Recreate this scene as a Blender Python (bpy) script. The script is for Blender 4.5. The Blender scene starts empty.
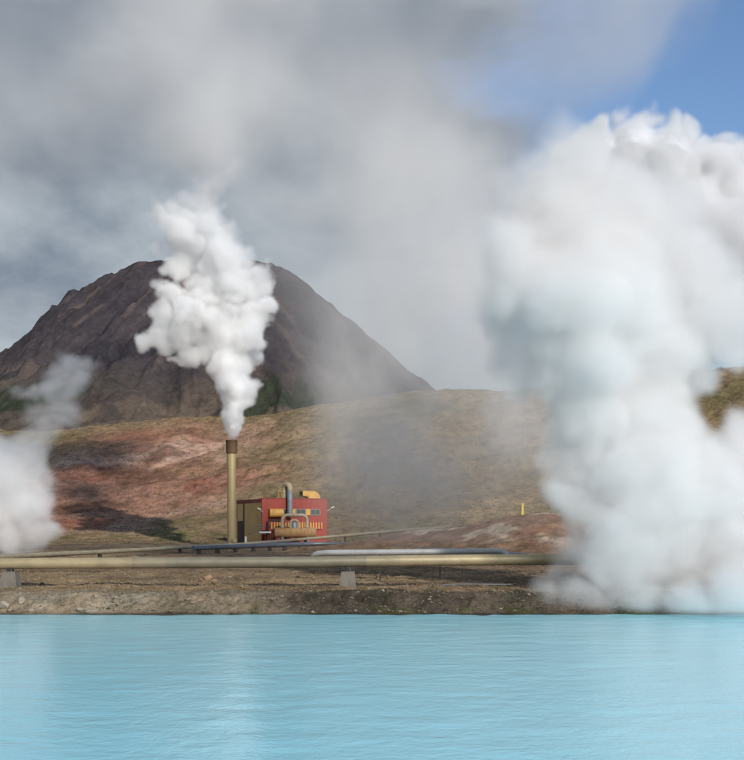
import bpy, math, random
import numpy as np
from mathutils import Vector, Matrix

rng = np.random.default_rng(11)
random.seed(11)
R = math.radians
sc = bpy.context.scene
col = sc.collection

# ------------------------------------------------------------------ camera, sky, sun, exposure
CAM_Z, FPX, CX, HY = 5.0, 1100.0, 372.0, 525.0       # eye height, focal length and horizon of the 744 px wide photograph
cam_d = bpy.data.cameras.new('camera')
cam = bpy.data.objects.new('camera', cam_d); col.objects.link(cam)
cam.location = (0, 0, CAM_Z); cam.rotation_euler = (R(90), 0, 0)
cam_d.sensor_fit = 'HORIZONTAL'; cam_d.sensor_width = 36.0
cam_d.lens = 36.0 * FPX / 744.0
cam_d.shift_y = (HY - 380.0) / 744.0
cam_d.clip_start = 0.1; cam_d.clip_end = 40000
sc.camera = cam

SUN_EL, SUN_AZ = 28.0, 25.0        # elevation; degrees to the right of straight behind the camera
sx, sy = math.sin(R(SUN_AZ)), -math.cos(R(SUN_AZ))
sun_dir = Vector((sx * math.cos(R(SUN_EL)), sy * math.cos(R(SUN_EL)), math.sin(R(SUN_EL))))   # towards the sun
sun_d = bpy.data.lights.new('sun', 'SUN'); sun_d.energy = 3.8; sun_d.angle = R(0.5); sun_d.color = (1.0, 0.945, 0.87)
sun = bpy.data.objects.new('sun', sun_d); col.objects.link(sun)
sun.rotation_euler = (-sun_dir).to_track_quat('-Z', 'Y').to_euler()

w = bpy.data.worlds.new('World'); sc.world = w; w.use_nodes = True
wn, wl = w.node_tree.nodes, w.node_tree.links
wn.clear()
def wnode(t, **kw):
    n = wn.new(t)
    for k, v in kw.items(): setattr(n, k, v)
    return n
def wmath(op, a, b=None, c=None):
    n = wnode('ShaderNodeMath', operation=op)
    for i, v in enumerate((a, b, c)):
        if v is None: continue
        if isinstance(v, (int, float)): n.inputs[i].default_value = v
        else: wl.new(v, n.inputs[i])
    return n.outputs[0]
sky = wnode('ShaderNodeTexSky', sky_type='NISHITA', sun_disc=False)
sky.sun_elevation = R(SUN_EL); sky.sun_rotation = math.atan2(sx, sy)
sky.altitude = 300; sky.air_density = 1.0; sky.dust_density = 0.1; sky.ozone_density = 3.5
tc = wnode('ShaderNodeTexCoord')
def wnoise(scale, zs, detail, rough, dist, off):
    mp = wnode('ShaderNodeMapping'); mp.inputs['Scale'].default_value = (1, 1, zs); mp.inputs['Location'].default_value = off
    wl.new(tc.outputs['Generated'], mp.inputs['Vector'])
    n = wnode('ShaderNodeTexNoise'); wl.new(mp.outputs[0], n.inputs['Vector'])
    n.inputs['Scale'].default_value = scale; n.inputs['Detail'].default_value = detail
    n.inputs['Roughness'].default_value = rough; n.inputs['Distortion'].default_value = dist
    return n.outputs['Fac']
sep = wnode('ShaderNodeSeparateXYZ'); wl.new(tc.outputs['Generated'], sep.inputs[0])
# a stratus deck: broken overhead and towards the right, closed and banded towards the left
n1 = wnoise(2.6, 2.6, 6, 0.55, 0.3, (3.1, 0.4, 1.7))
n2 = wnoise(3.6, 1.9, 7, 0.56, 0.25, (0.3, 5.2, 2.2))
side = wmath('MULTIPLY', sep.outputs['X'], -1.6)
cov = wmath('ADD', wmath('ADD', wmath('MULTIPLY', n1, 1.1), side), 0.02)
mr = wnode('ShaderNodeMapRange', interpolation_type='SMOOTHERSTEP')
wl.new(cov, mr.inputs['Value']); mr.inputs['From Min'].default_value = 0.22; mr.inputs['From Max'].default_value = 0.46
low = wmath('MULTIPLY', wmath('SUBTRACT', 0.28, sep.outputs['Z']), 1.1)          # the deck pales towards the horizon
low = wmath('MINIMUM', wmath('MAXIMUM', low, -0.10), 0.18)
ramp = wnode('ShaderNodeValToRGB'); wl.new(wmath('ADD', n2, low), ramp.inputs[0])
els = ramp.color_ramp.elements
els[0].position = 0.38; els[0].color = (0.80, 1.12, 1.62, 1)
els[1].position = 0.60; els[1].color = (3.1, 3.5, 3.85, 1)
mix = wnode('ShaderNodeMix', data_type='RGBA')
mix.inputs[0].default_value = 0
wl.new(mr.outputs[0], mix.inputs[0]); wl.new(sky.outputs[0], mix.inputs[6]); wl.new(ramp.outputs[0], mix.inputs[7])
bg = wnode('ShaderNodeBackground'); bg.inputs['Strength'].default_value = 0.14
wl.new(mix.outputs[2], bg.inputs['Color'])
wo = wnode('ShaderNodeOutputWorld'); wl.new(bg.outputs[0], wo.inputs['Surface'])

sc.render.engine = 'CYCLES'
sc.view_settings.view_transform = 'Standard'; sc.view_settings.look = 'None'
sc.view_settings.exposure = 0.0; sc.view_settings.gamma = 1.0; sc.view_settings.use_curve_mapping = False
cy = sc.cycles
cy.max_bounces = 12; cy.volume_bounces = 11; cy.diffuse_bounces = 3; cy.glossy_bounces = 2; cy.transmission_bounces = 2
cy.volume_step_rate = 3.0; cy.volume_max_steps = 512
cy.use_denoising = True; cy.use_adaptive_sampling = True; cy.adaptive_threshold = 0.03
cy.caustics_reflective = False; cy.caustics_refractive = False; cy.sample_clamp_indirect = 6.0

def P(px, py, Y):
    """The point at distance Y that the photograph shows at (px, py)."""
    return Vector(((px - CX) / FPX * Y, Y, CAM_Z - (py - HY) / FPX * Y))

# ------------------------------------------------------------------ helpers
def tag(o, label=None, cat=None, group=None, kind=None):
    for k, v in (('label', label), ('category', cat), ('group', group), ('kind', kind)):
        if v: o[k] = v
    return o
def empty(name, loc=(0, 0, 0), rz=0.0):
    o = bpy.data.objects.new(name, None); col.objects.link(o)
    o.location = loc; o.rotation_euler = (0, 0, rz); o.empty_display_size = 0.5
    return o
def link_mesh(name, me, m=None, parent=None):
    o = bpy.data.objects.new(name, me); col.objects.link(o)
    if m is not None: me.materials.append(m)
    if parent is not None: o.parent = parent
    return o

class MB:
    """Collects shapes and links them as ONE mesh object."""
    def __init__(s): s.v, s.f, s.sm = [], [], []
    def add(s, vs, fs, smooth=False):
        b = len(s.v); s.v += [tuple(v) for v in vs]
        s.f += [[b + i for i in f] for f in fs]; s.sm += [smooth] * len(fs)
        return s
    def box(s, x0, x1, y0, y1, z0, z1, bev=0.0):
        if bev <= 0:
            vs = [(x, y, z) for x in (x0, x1) for y in (y0, y1) for z in (z0, z1)]
            return s.add(vs, [(0, 1, 3, 2), (4, 6, 7, 5), (0, 4, 5, 1), (2, 3, 7, 6), (0, 2, 6, 4), (1, 5, 7, 3)])
        import bmesh
        bm = bmesh.new(); bmesh.ops.create_cube(bm, size=1.0)
        bmesh.ops.scale(bm, vec=(x1 - x0, y1 - y0, z1 - z0), verts=bm.verts)
        bmesh.ops.bevel(bm, geom=bm.edges[:], offset=bev, segments=1, affect='EDGES')
        c = Vector(((x0 + x1) / 2, (y0 + y1) / 2, (z0 + z1) / 2)); bm.verts.index_update()
        s.add([v.co + c for v in bm.verts], [[v.index for v in f.verts] for f in bm.faces]); bm.free()
        return s
    def frustum(s, cx, cy, z0, z1, a0, b0, a1, b1):
        vs = []
        for z, a, b in ((z0, a0, b0), (z1, a1, b1)):
            vs += [(cx - a, cy - b, z), (cx + a, cy - b, z), (cx + a, cy + b, z), (cx - a, cy + b, z)]
        return s.add(vs, [(3, 2, 1, 0), (4, 5, 6, 7), (0, 1, 5, 4), (1, 2, 6, 5), (2, 3, 7, 6), (3, 0, 4, 7)])
    def tube(s, pts, rad, seg=16, cap=True, smooth=True):
        pts = [Vector(p) for p in pts]
        rads = rad if hasattr(rad, '__len__') else [rad] * len(pts)
        t0 = (pts[1] - pts[0]).normalized()
        up = Vector((0, 0, 1)) if abs(t0.z) < 0.9 else Vector((0, 1, 0))
        nrm = (up - t0 * up.dot(t0)).normalized()
        vs, fs = [], []
        for i, p in enumerate(pts):
            t = (pts[min(i + 1, len(pts) - 1)] - pts[max(i - 1, 0)]).normalized()
            nrm = (nrm - t * nrm.dot(t)).normalized(); bi = t.cross(nrm)
            for k in range(seg):
                a = 2 * math.pi * k / seg
                vs.append(p + (nrm * math.cos(a) + bi * math.sin(a)) * rads[i])
        for i in range(len(pts) - 1):
            for k in range(seg):
                a, b = i * seg + k, i * seg + (k + 1) % seg
                fs.append((a, a + seg, b + seg, b))
        s.add(vs, fs, smooth)
        if cap:
            n = len(pts) - 1
            s.add(vs[:seg], [list(range(seg))]); s.add(vs[n * seg:], [list(range(seg))[::-1]])
        return s
    def mesh(s, name):
        me = bpy.data.meshes.new(name); me.from_pydata(s.v, [], s.f)
        me.polygons.foreach_set('use_smooth', s.sm); me.update()
        return me
    def build(s, name, m, parent=None): return link_mesh(name, s.mesh(name), m, parent)

def arc(c, a, b, r, t0, t1, n=8):
    """Points of an arc about c in the plane of the unit vectors a and b."""
    c, a, b = Vector(c), Vector(a), Vector(b)
    return [c + (a * math.cos(t) + b * math.sin(t)) * r for t in np.linspace(t0, t1, n)]

def bend(pts, r=0.6, n=6):
    """A polyline with rounded corners."""
    pts = [Vector(p) for p in pts]; out = [pts[0]]
    for a, b, c in zip(pts, pts[1:], pts[2:]):
        d0, d1 = (a - b), (c - b); k = min(r, d0.length * .45, d1.length * .45)
        p, q = b + d0.normalized() * k, b + d1.normalized() * k
        for t in np.linspace(0, 1, n): out.append(p * (1 - t) ** 2 + b * 2 * t * (1 - t) + q * t * t)
    return out + [pts[-1]]

# ------------------------------------------------------------------ materials
class Mat:
    def __init__(s, name):
        s.m = bpy.data.materials.new(name); s.m.use_nodes = True
        s.n, s.l = s.m.node_tree.nodes, s.m.node_tree.links
        s.b = s.n['Principled BSDF']
    def node(s, t, **kw):
        n = s.n.new(t)
        for k, v in kw.items(): setattr(n, k, v)
        return n
    def noise(s, scale, detail=5, rough=.55, vec=None, stretch=(1, 1, 1), dist=0.0):
        n = s.node('ShaderNodeTexNoise')
        n.inputs['Scale'].default_value = scale; n.inputs['Detail'].default_value = detail
        n.inputs['Roughness'].default_value = rough; n.inputs['Distortion'].default_value = dist
        if vec is None: vec = s.node('ShaderNodeTexCoord').outputs['Object']
        if stretch != (1, 1, 1):
            mp = s.node('ShaderNodeMapping'); mp.inputs['Scale'].default_value = stretch
            s.l.new(vec, mp.inputs[0]); vec = mp.outputs[0]
        s.l.new(vec, n.inputs['Vector'])
        return n.outputs['Fac']
    def ramp(s, fac, *stops):
        r = s.node('ShaderNodeValToRGB'); s.l.new(fac, r.inputs[0]); e = r.color_ramp.elements
        while len(e) < len(stops): e.new(0.5)
        for k, (p, c) in enumerate(stops): e[k].position = p; e[k].color = (*c, 1) if len(c) == 3 else c
        return r.outputs[0]
    def mix(s, fac, a, b, mode='MIX'):
        n = s.node('ShaderNodeMix', data_type='RGBA', blend_type=mode)
        for sock, v in ((n.inputs[0], fac), (n.inputs[6], a), (n.inputs[7], b)):
            if isinstance(v, (int, float)): sock.default_value = v
            elif isinstance(v, tuple): sock.default_value = (*v, 1)
            else: s.l.new(v, sock)
        return n.outputs[2]
    def math(s, op, a, b=None):
        n = s.node('ShaderNodeMath', operation=op)
        for i, v in enumerate((a, b)):
            if v is None: continue
            if isinstance(v, (int, float)): n.inputs[i].default_value = v
            else: s.l.new(v, n.inputs[i])
        return n.outputs[0]
    def bump(s, h, strength, dist):
        b = s.node('ShaderNodeBump'); b.inputs['Strength'].default_value = strength; b.inputs['Distance'].default_value = dist
        s.l.new(h, b.inputs['Height']); s.l.new(b.outputs[0], s.b.inputs['Normal'])
        return b
    def out(s, color=None, rough=.7, spec=.3, metal=0.0):
        if isinstance(color, tuple): s.b.inputs['Base Color'].default_value = (*color, 1)
        elif color is not None: s.l.new(color, s.b.inputs['Base Color'])
        if isinstance(rough, (int, float)): s.b.inputs['Roughness'].default_value = rough
        else: s.l.new(rough, s.b.inputs['Roughness'])
        s.b.inputs['Specular IOR Level'].default_value = spec; s.b.inputs['Metallic'].default_value = metal
        return s.m

def paint(name, base, dirt, scale=1.2, rough=.55, spec=.3, amount=(.45, .72), streak=(1, 1, 1), metal=0.0, bump=.25):
    m = Mat(name)
    n = m.noise(scale, 6, .62, stretch=streak); n2 = m.noise(scale * 7, 4, .6, stretch=streak)
    f = m.ramp(n, (amount[0], (0, 0, 0)), (amount[1], (1, 1, 1)))
    c = m.mix(f, base, dirt)
    c = m.mix(m.math('MULTIPLY', n2, .45), c, tuple(x * .62 for x in base))
    m.bump(n2, bump, .02)
    return m.out(c, m.ramp(n, (.3, (rough - .1,) * 3), (.8, (min(1, rough + .2),) * 3)), spec, metal)

M = {}
M['red'] = paint('red_cladding', (.33, .056, .038), (.24, .055, .04), .5, .5, .3, streak=(1, 1, .3))
M['yellow'] = paint('yellow_steel', (.66, .37, .085), (.44, .23, .07), 1.1, .5)
M['ochre'] = paint('ochre_cladding', (.74, .51, .21), (.58, .39, .16), .6, .6, streak=(1, 1, .25))
M['dark'] = paint('dark_steel', (.035, .034, .036), (.06, .045, .035), 2, .5)
M['maroon'] = paint('trim_and_shaded_red', (.24, .03, .032), (.16, .03, .03), 1, .5)
M['roof'] = paint('roof_felt', (.09, .085, .08), (.14, .12, .10), 1, .85)
M['duct'] = paint('blue_grey_duct', (.30, .34, .38), (.20, .22, .24), 1.5, .42, .5, metal=.35)
M['duct_tan'] = paint('tan_lagging', (.40, .33, .22), (.24, .19, .13), 1.5, .5)
M['beige'] = paint('beige_lagging', (.42, .36, .25), (.25, .19, .12), 1.6, .5)
M['rust'] = paint('rusty_tank', (.50, .31, .14), (.24, .11, .045), .9, .7, .2, (.35, .7), (1, 1, .35))
M['stack'] = paint('stack_steel', (.46, .355, .18), (.31, .22, .11), .5, .48, .4, (.42, .75), (1.6, 1.6, .18), .2)
M['stack_cap'] = paint('scorched_collar', (.20, .13, .075), (.11, .065, .04), 1.2, .6)
M['glass'] = paint('window_glass', (.05, .055, .06), (.07, .075, .08), .8, .12, .6, bump=.02)
M['grey_trim'] = paint('grey_trim', (.30, .30, .29), (.2, .2, .2), 2, .5)
M['white'] = paint('white_enamel', (.72, .71, .68), (.5, .48, .44), 3, .45)
M['rail'] = paint('galvanised_rail', (.16, .15, .14), (.10, .09, .08), 3, .5, metal=.3)
M['concrete'] = paint('concrete', (.20, .18, .155), (.12, .108, .09), 1.6, .9, .1, bump=.6)
M['pipe_cream'] = paint('cream_pipe_lagging', (.47, .385, .24), (.30, .25, .165), .35, .42, .45, (.45, .75), (1, 2, 2), .25, bump=.15)
M['pipe_olive'] = paint('dull_pipe_lagging', (.30, .265, .19), (.20, .18, .135), .4, .45, .4, (.4, .7), (1, 2, 2), .3, bump=.15)
M['pipe_tan'] = paint('tan_pipe', (.34, .285, .19), (.22, .18, .12), .6, .5)
M['pipe_grey'] = paint('grey_pipe', (.13, .14, .16), (.09, .09, .10), .6, .42, .5, metal=.2)
M['pipe_light'] = paint('bright_pipe_lagging', (.55, .56, .56), (.38, .37, .35), .5, .4, .5, metal=.35)
M['post'] = paint('yellow_marker', (.68, .50, .05), (.5, .36, .05), 3, .5)
def rock_mat(name, a, b, c):
    m = Mat(name); n = m.noise(2.2, 7, .65)
    m.bump(m.noise(9, 5, .7), .8, .05)
    return m.out(m.ramp(n, (.3, a), (.5, b), (.7, c)), .92, .15)
M['rock_pale'] = rock_mat('pale_silica_rock', (.22, .18, .13), (.36, .31, .24), (.47, .42, .34))
M['rock_brown'] = rock_mat('brown_rock', (.10, .07, .05), (.19, .13, .09), (.30, .22, .15))
M['rock_tan'] = rock_mat('tan_rock', (.20, .12, .07), (.34, .22, .13), (.46, .33, .21))

def ground_mat(name, bump_near=True):
    m = Mat(name)
    at = m.node('ShaderNodeVertexColor', layer_name='soil')
    vec = m.node('ShaderNodeTexCoord').outputs['Object']
    a = m.noise(.09, 6, .62, vec); b = m.noise(.55, 7, .68, vec); c = m.noise(6.0, 5, .7, vec)
    k = m.mix(1.0, at.outputs[0], m.ramp(a, (.3, (.86, .86, .87)), (.7, (1.12, 1.1, 1.08))), 'MULTIPLY')
    k = m.mix(1.0, k, m.ramp(b, (.3, (.78, .79, .80)), (.52, (1.0, 1.0, 1.0)), (.72, (1.24, 1.2, 1.15))), 'MULTIPLY')
    k = m.mix(.9, k, m.ramp(c, (.3, (.62, .62, .62)), (.7, (1.36, 1.36, 1.36))), 'MULTIPLY')
    sp = m.noise(.42, 9, .78, vec, (1, .55, 1)); sp2 = m.noise(.16, 8, .72, vec, (1, .6, 1), .6)
    k = m.mix(.85, k, m.ramp(sp, (.40, (.52, .55, .50)), (.50, (1.0, 1.0, 1.0)), (.62, (1.3, 1.24, 1.16))), 'MULTIPLY')
    k = m.mix(.8, k, m.ramp(sp2, (.36, (.78, .78, .76)), (.5, (1.02, 1.02, 1.02)), (.66, (1.15, 1.12, 1.1))), 'MULTIPLY')
    h = m.math('ADD', m.math('MULTIPLY', b, 1.0), m.math('MULTIPLY', c, .22))
    m.bump(h, .9, .55)
    return m.out(k, .95, .1)
M['ground'] = ground_mat('volcanic_soil')

# ------------------------------------------------------------------ lattice noise (numpy)
def spline_w(n, m, off):
    """n x (m+4) cubic B-spline weights for n samples spread over m lattice cells."""
    x = np.linspace(0, m, n, endpoint=False) + off; i = np.floor(x).astype(int); f = x - i
    W = np.zeros((n, m + 5)); r = np.arange(n)
    W[r, i] += (1 - f) ** 3 / 6; W[r, i + 1] += (3 * f ** 3 - 6 * f ** 2 + 4) / 6
    W[r, i + 2] += (-3 * f ** 3 + 3 * f ** 2 + 3 * f + 1) / 6; W[r, i + 3] += f ** 3 / 6
    return W.astype(np.float32)
def vnoise3(shape, cells):
    cells = [max(1, int(round(c))) for c in cells]
    L = rng.standard_normal([c + 5 for c in cells]).astype(np.float32)
    for ax in range(3):
        L = np.moveaxis(np.tensordot(spline_w(shape[ax], cells[ax], rng.random()), L, axes=(1, ax)), 0, ax)
    return L * 1.7
def fbm3(shape, cells, octaves, gain=.5, billow=False):
    out = np.zeros(shape, np.float32); a, tot = 1.0, 0.0
    for o in range(octaves):
        n = vnoise3(shape, [c * 2 ** o for c in cells])
        out += a * ((np.abs(n) - .6) if billow else n); tot += a; a *= gain
    return out / tot
class Noise2:
    """Value noise at scattered points."""
    def __init__(s, seed):
        s.t = np.random.default_rng(seed).standard_normal((256, 256))
    def __call__(s, x, y):
        xi, yi = np.floor(x).astype(int), np.floor(y).astype(int); fx, fy = x - xi, y - yi
        fx = fx * fx * fx * (fx * (fx * 6 - 15) + 10); fy = fy * fy * fy * (fy * (fy * 6 - 15) + 10)
        g = lambda a, b: s.t[a & 255, b & 255]
        return (g(xi, yi) * (1 - fx) + g(xi + 1, yi) * fx) * (1 - fy) + (g(xi, yi + 1) * (1 - fx) + g(xi + 1, yi + 1) * fx) * fy
    def fbm(s, x, y, oct=4, gain=.5, ridged=False):
        o, a, tot = 0, 1.0, 0.0
        for k in range(oct):
            n = s(x * 2 ** k + 17.3 * k, y * 2 ** k - 9.1 * k)
            o = o + a * ((1 - np.abs(n) * 1.6) if ridged else n); tot += a; a *= gain
        return o / tot
def sstep(a, b, x):
    t = np.clip((x - a) / (b - a), 0, 1); return t * t * (3 - 2 * t)

# ------------------------------------------------------------------ ground
NA, NB, NC, ND = Noise2(1), Noise2(2), Noise2(3), Noise2(4)
CREST_PX = [(-900, 445), (-200, 440), (60, 433), (100, 429), (160, 424), (200, 420), (240, 416), (300, 407), (340, 401), (370, 396), (400, 392), (450, 389), (500, 389), (560, 384), (650, 375), (744, 366), (900, 360), (1500, 380)]
CREST_Y = 400.0
BX, BY, BZ = -18.8, 188.0, 1.6          # the building's near left corner
def mound(X, Y):
    return 5.0 * np.exp(-((X - 23.5) / 12.5) ** 2 - ((Y - 146) / 15.0) ** 2) + 2.3 * np.exp(-((X - 8) / 13) ** 2 - ((Y - 158) / 10.0) ** 2)
def smooth_ground(X, Y):
    """The lie of the land, without its roughness."""
    X, Y = np.asarray(X, float), np.asarray(Y, float)
    px = CX + FPX * X / np.maximum(Y, 1.0)
    cz = CAM_Z + (HY - np.interp(px, *zip(*CREST_PX))) / FPX * CREST_Y
    plain = 1.05 + (Y - 64.5) * .0045
    t = np.clip((Y - 205) / (CREST_Y - 205), 0, 1)
    prof = 0.10 * t + .90 * sstep(0, 1, t) ** .92
    h = plain + (cz - 3.0) * prof
    beyond = sstep(CREST_Y, 900, Y)
    h = h * (1 - beyond) + 22.0 * beyond
    h = h + mound(X, Y)
    # the pool: far bank, floor, near bank
    sh = 61.15 + .35 * NA.fbm(X * .18, X * 0 + 3.3, 3) + .10 * NB(X * 1.3, X * 0)
    bank = sstep(0, 1, (Y - sh) / 3.4)
    far = np.where(Y < sh, -(sh - Y) * .55, 0)
    far = np.maximum(far, -3.0)
    h = np.where(Y < 66, h * bank + far, h)
    near = sstep(17, 3, Y + .6 * NA.fbm(X * .12, X * 0 + 8, 2))
    h = np.where(Y < 30, h * (1 - near) + 3.4 * near, h)
    return h
def ground_z(X, Y):
    X, Y = np.asarray(X, float), np.asarray(Y, float)
    h = smooth_ground(X, Y)
    onland = sstep(61.3, 62.6, Y)
    pad = 1 - np.exp(-(np.maximum(0, np.hypot((X + 16) / 12, (Y - 192) / 14) - .6) / .4) ** 2)
    rough = .07 * NB.fbm(X * 1.4, Y * 1.4, 4, .6) + .10 * NA.fbm(X * .35, Y * .35, 3)
    bankr = np.exp(-((Y - 62.9) / 1.3) ** 2) * (.22 * NC.fbm(X * .9, Y * .9, 4, .6) + .10 * ND.fbm(X * 3, Y * 3, 3))
    up = sstep(215, 300, Y)
    gul = up * (2.6 * NC.fbm(X * .02 + .6, Y * .014, 5, .52) - 1.3 * np.abs(ND.fbm(X * .035 + Y * .016, Y * .02 - X * .006, 4)) + .55 * NB.fbm(X * .2, Y * .2, 4))
    gul = gul * (1 - sstep(380, 400, Y) * .75) * (1 - sstep(600, 1500, Y) * .5)
    return h + onland * (rough * (.35 + .65 * pad) + bankr) + gul + sstep(1200, 3000, Y) * 8 * NA.fbm(X * .002, Y * .002, 4)

def soil_colour(X, Y, Z):
    """Base colour of the ground at each vertex: tones of the land by position."""
    n1, n2, n3 = NA.fbm(X * .05, Y * .05, 5), NB.fbm(X * .3, Y * .3, 5, .6), ND.fbm(X * .015, Y * .02, 4)
    px = CX + FPX * X / np.maximum(Y, 1.0); py = HY + (CAM_Z - Z) / np.maximum(Y, 1.0) * FPX
    def mixc(c, k, f): return c * (1 - f[..., None]) + np.array(k) * f[..., None]
    c = np.ones(X.shape + (3,)) * np.array((.25, .178, .113))
    c = mixc(c, (.33, .24, .145), sstep(-.2, .6, n1))
    c = mixc(c, (.165, .112, .074), sstep(.15, .7, n2) * .8)
    # hill: olive brown turf with bare brown patches
    hill = sstep(205, 250, Y)
    hc = np.ones(X.shape + (3,)) * np.array((.245, .178, .098))
    hc = mixc(hc, (.18, .145, .07), sstep(-.1, .5, n3 + .4 * n1))
    hc = mixc(hc, (.31, .225, .13), sstep(.0, .7, NC.fbm(X * .03, Y * .045, 5)))
    c = c * (1 - hill[..., None]) + hc * hill[..., None]
    # the strip of green moss at the foot of the hill
    moss = np.exp(-((Y - 214 - 8 * n1) / 15) ** 2) * sstep(-.15, .5, n2 + .6 * n1)
    c = mixc(c, (.13, .135, .035), np.clip(moss * .8, 0, 1))
    # bare red and pink clay on the flank to the left of the works
    fl = (X + 66) / 30 + .4 * n1; fy = (Y - 290) / 62 + .3 * NC.fbm(X * .02, Y * .02, 3)
    red = np.exp(-(fl ** 2 + fy ** 2) ** 1.4) * 1.25
    c = mixc(c, (.36, .195, .135), np.clip(red, 0, 1))
    streak = NC.fbm((X * .6 + Y * .8) * .012, (Y * .6 - X * .8) * .055, 4)
    c = mixc(c, (.55, .36, .275), np.clip(red * 1.3, 0, 1) * sstep(-.05, .45, streak) * .9)
    c = mixc(c, (.27, .105, .068), np.clip(red, 0, 1) * sstep(.2, .55, ND.fbm(X * .05 + 4, Y * .05, 4)) * .75)
    c = mixc(c, (.13, .062, .04), np.clip(red, 0, 1) * sstep(.25, .6, NB.fbm(X * .03 + 7, Y * .05, 4)) * .7)
    # a pale vehicle track along the foot of the hill
    tr = np.exp(-((Y - 219 - .30 * (X + 8) - 3 * NA(X * .05, X * 0)) / 1.5) ** 2) * sstep(-14, -4, X) * sstep(48, 34, X)
    c = mixc(c, (.36, .28, .185), tr * .75)
    # the burnt red mound with white and cream mineral crusts
    mo = np.clip(mound(X, Y) / 2.2, 0, 1) * sstep(190, 165, Y)
    c = mixc(c, (.255, .15, .10), mo * .75)
    c = mixc(c, (.20, .10, .06), mo * sstep(.1, .6, n2) * .7)
    crust = sstep(.32, .52, NC.fbm(X * .13 + 2, Y * .33 + .05 * X, 4)) * sstep(.45, 1.0, mo)
    c = mixc(c, (.50, .41, .31), crust * .85)
    # bank: grey soil, much darker towards the middle, moss at the water's edge
    bank = sstep(66.6 + .5 * n2, 65.2 + .5 * n2, Y) * sstep(55, 60, Y)
    c = mixc(c, (.25, .205, .145), bank * .85)
    c = mixc(c, (.29, .26, .20), bank * sstep(.05, .5, n2) * .7)
    dark_mid = sstep(-9, -4, X + 2.5 * n1) * sstep(40, 20, X) * bank
    c = mixc(c, (.062, .05, .04), dark_mid * .8)
    edge = np.exp(-((Y - 61.9) / .55) ** 2) * sstep(.0, .4, NA.fbm(X * .35, Y * .3, 4))
    c = mixc(c, (.085, .095, .03), np.clip(edge, 0, 1) * .85)
    wetline = sstep(61.75, 61.3, Y)
    c = mixc(c, (.05, .042, .035), wetline * .8)
    far = sstep(700, 1500, Y)
    c = mixc(c, (.10, .10, .055), far)
    return np.clip(c, 0.01, 1)

def fan_sheet(name, ys, slopes, base, zf, cf, mat, kind='structure'):
    ys, slopes = np.asarray(ys), np.asarray(slopes)
    Yg, Sg = np.meshgrid(ys, slopes, indexing='ij')
    Xg = Sg * (np.maximum(Yg, 0) + base)
    Zg = zf(Xg, Yg)
    n, k = Yg.shape
    v = np.stack([Xg, Yg, Zg], -1).reshape(-1, 3)
    i = np.arange(n * k).reshape(n, k)
    q = np.stack([i[:-1, :-1], i[:-1, 1:], i[1:, 1:], i[1:, :-1]], -1).reshape(-1, 4)
    me = bpy.data.meshes.new(name)
    me.vertices.add(len(v)); me.vertices.foreach_set('co', v.astype(np.float32).ravel())
    me.loops.add(q.size); me.loops.foreach_set('vertex_index', q.ravel().astype(np.int32))
    me.polygons.add(len(q)); me.polygons.foreach_set('loop_start', np.arange(0, q.size, 4, dtype=np.int32))
    me.polygons.foreach_set('use_smooth', np.ones(len(q), bool))
    me.update(calc_edges=True)
    if cf is not None:
        ca = me.color_attributes.new('soil', 'FLOAT_COLOR', 'POINT')
        rgb = cf(Xg, Yg, Zg).reshape(-1, 3)
        ca.data.foreach_set('color', np.concatenate([rgb, np.ones((len(rgb), 1))], 1).astype(np.float32).ravel())
    o = link_mesh(name, me, mat)
    if kind: o['kind'] = kind
    return o

ys = np.concatenate([np.linspace(-80, 22, 24, endpoint=False), np.linspace(22, 59, 14, endpoint=False), np.arange(59, 73, .11),
                     73 * (260 / 73) ** np.linspace(0, 1, 190, endpoint=False), np.linspace(260, 420, 130, endpoint=False),
                     420 * (12000 / 420) ** np.linspace(0, 1, 90)])
inner = np.linspace(-.372, .372, 420)
outer = .372 + (np.linspace(0, 1, 46)[1:] ** 1.6) * 1.5
slopes = np.concatenate([-outer[::-1], inner, outer])
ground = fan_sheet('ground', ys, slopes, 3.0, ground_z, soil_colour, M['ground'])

# ------------------------------------------------------------------ water
def water_mat():
    m = Mat('milky_turquoise_water')
    vec = m.node('ShaderNodeTexCoord').outputs['Object']
    big = m.noise(.06, 4, .5, vec, (1, .35, 1)); f1 = m.noise(1.5, 4, .6, vec, (1, 1.15, 1), .4); f2 = m.noise(5.0, 3, .55, vec, (1, 1.1, 1))
    f3 = m.noise(.33, 3, .5, vec, (1, 2.2, 1))
    h = m.math('ADD', m.math('ADD', m.math('MULTIPLY', m.math('MULTIPLY', f1, m.ramp(m.noise(.09, 3, .5, vec, (1, .4, 1)), (.35, (.35, .35, .35)), (.65, (1.6, 1.6, 1.6)))), .030), m.math('MULTIPLY', f2, .011)), m.math('MULTIPLY', f3, .03))
    m.bump(h, 1.0, 1.0)
    m.b.inputs['IOR'].default_value = 1.33
    c = m.ramp(big, (.3, (.30, .73, .845)), (.7, (.37, .765, .86)))
    return m.out(c, .14, .42)
M['water'] = water_mat()
water = fan_sheet('water', np.concatenate([np.linspace(2, 20, 8, endpoint=False), np.linspace(20, 64.5, 120)]), np.concatenate([-outer[::-1], np.linspace(-.372, .372, 90), outer]), 3.0,
                  lambda X, Y: .012 * NA.fbm(X * .8, Y * 1.5, 3), None, M['water'])

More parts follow.
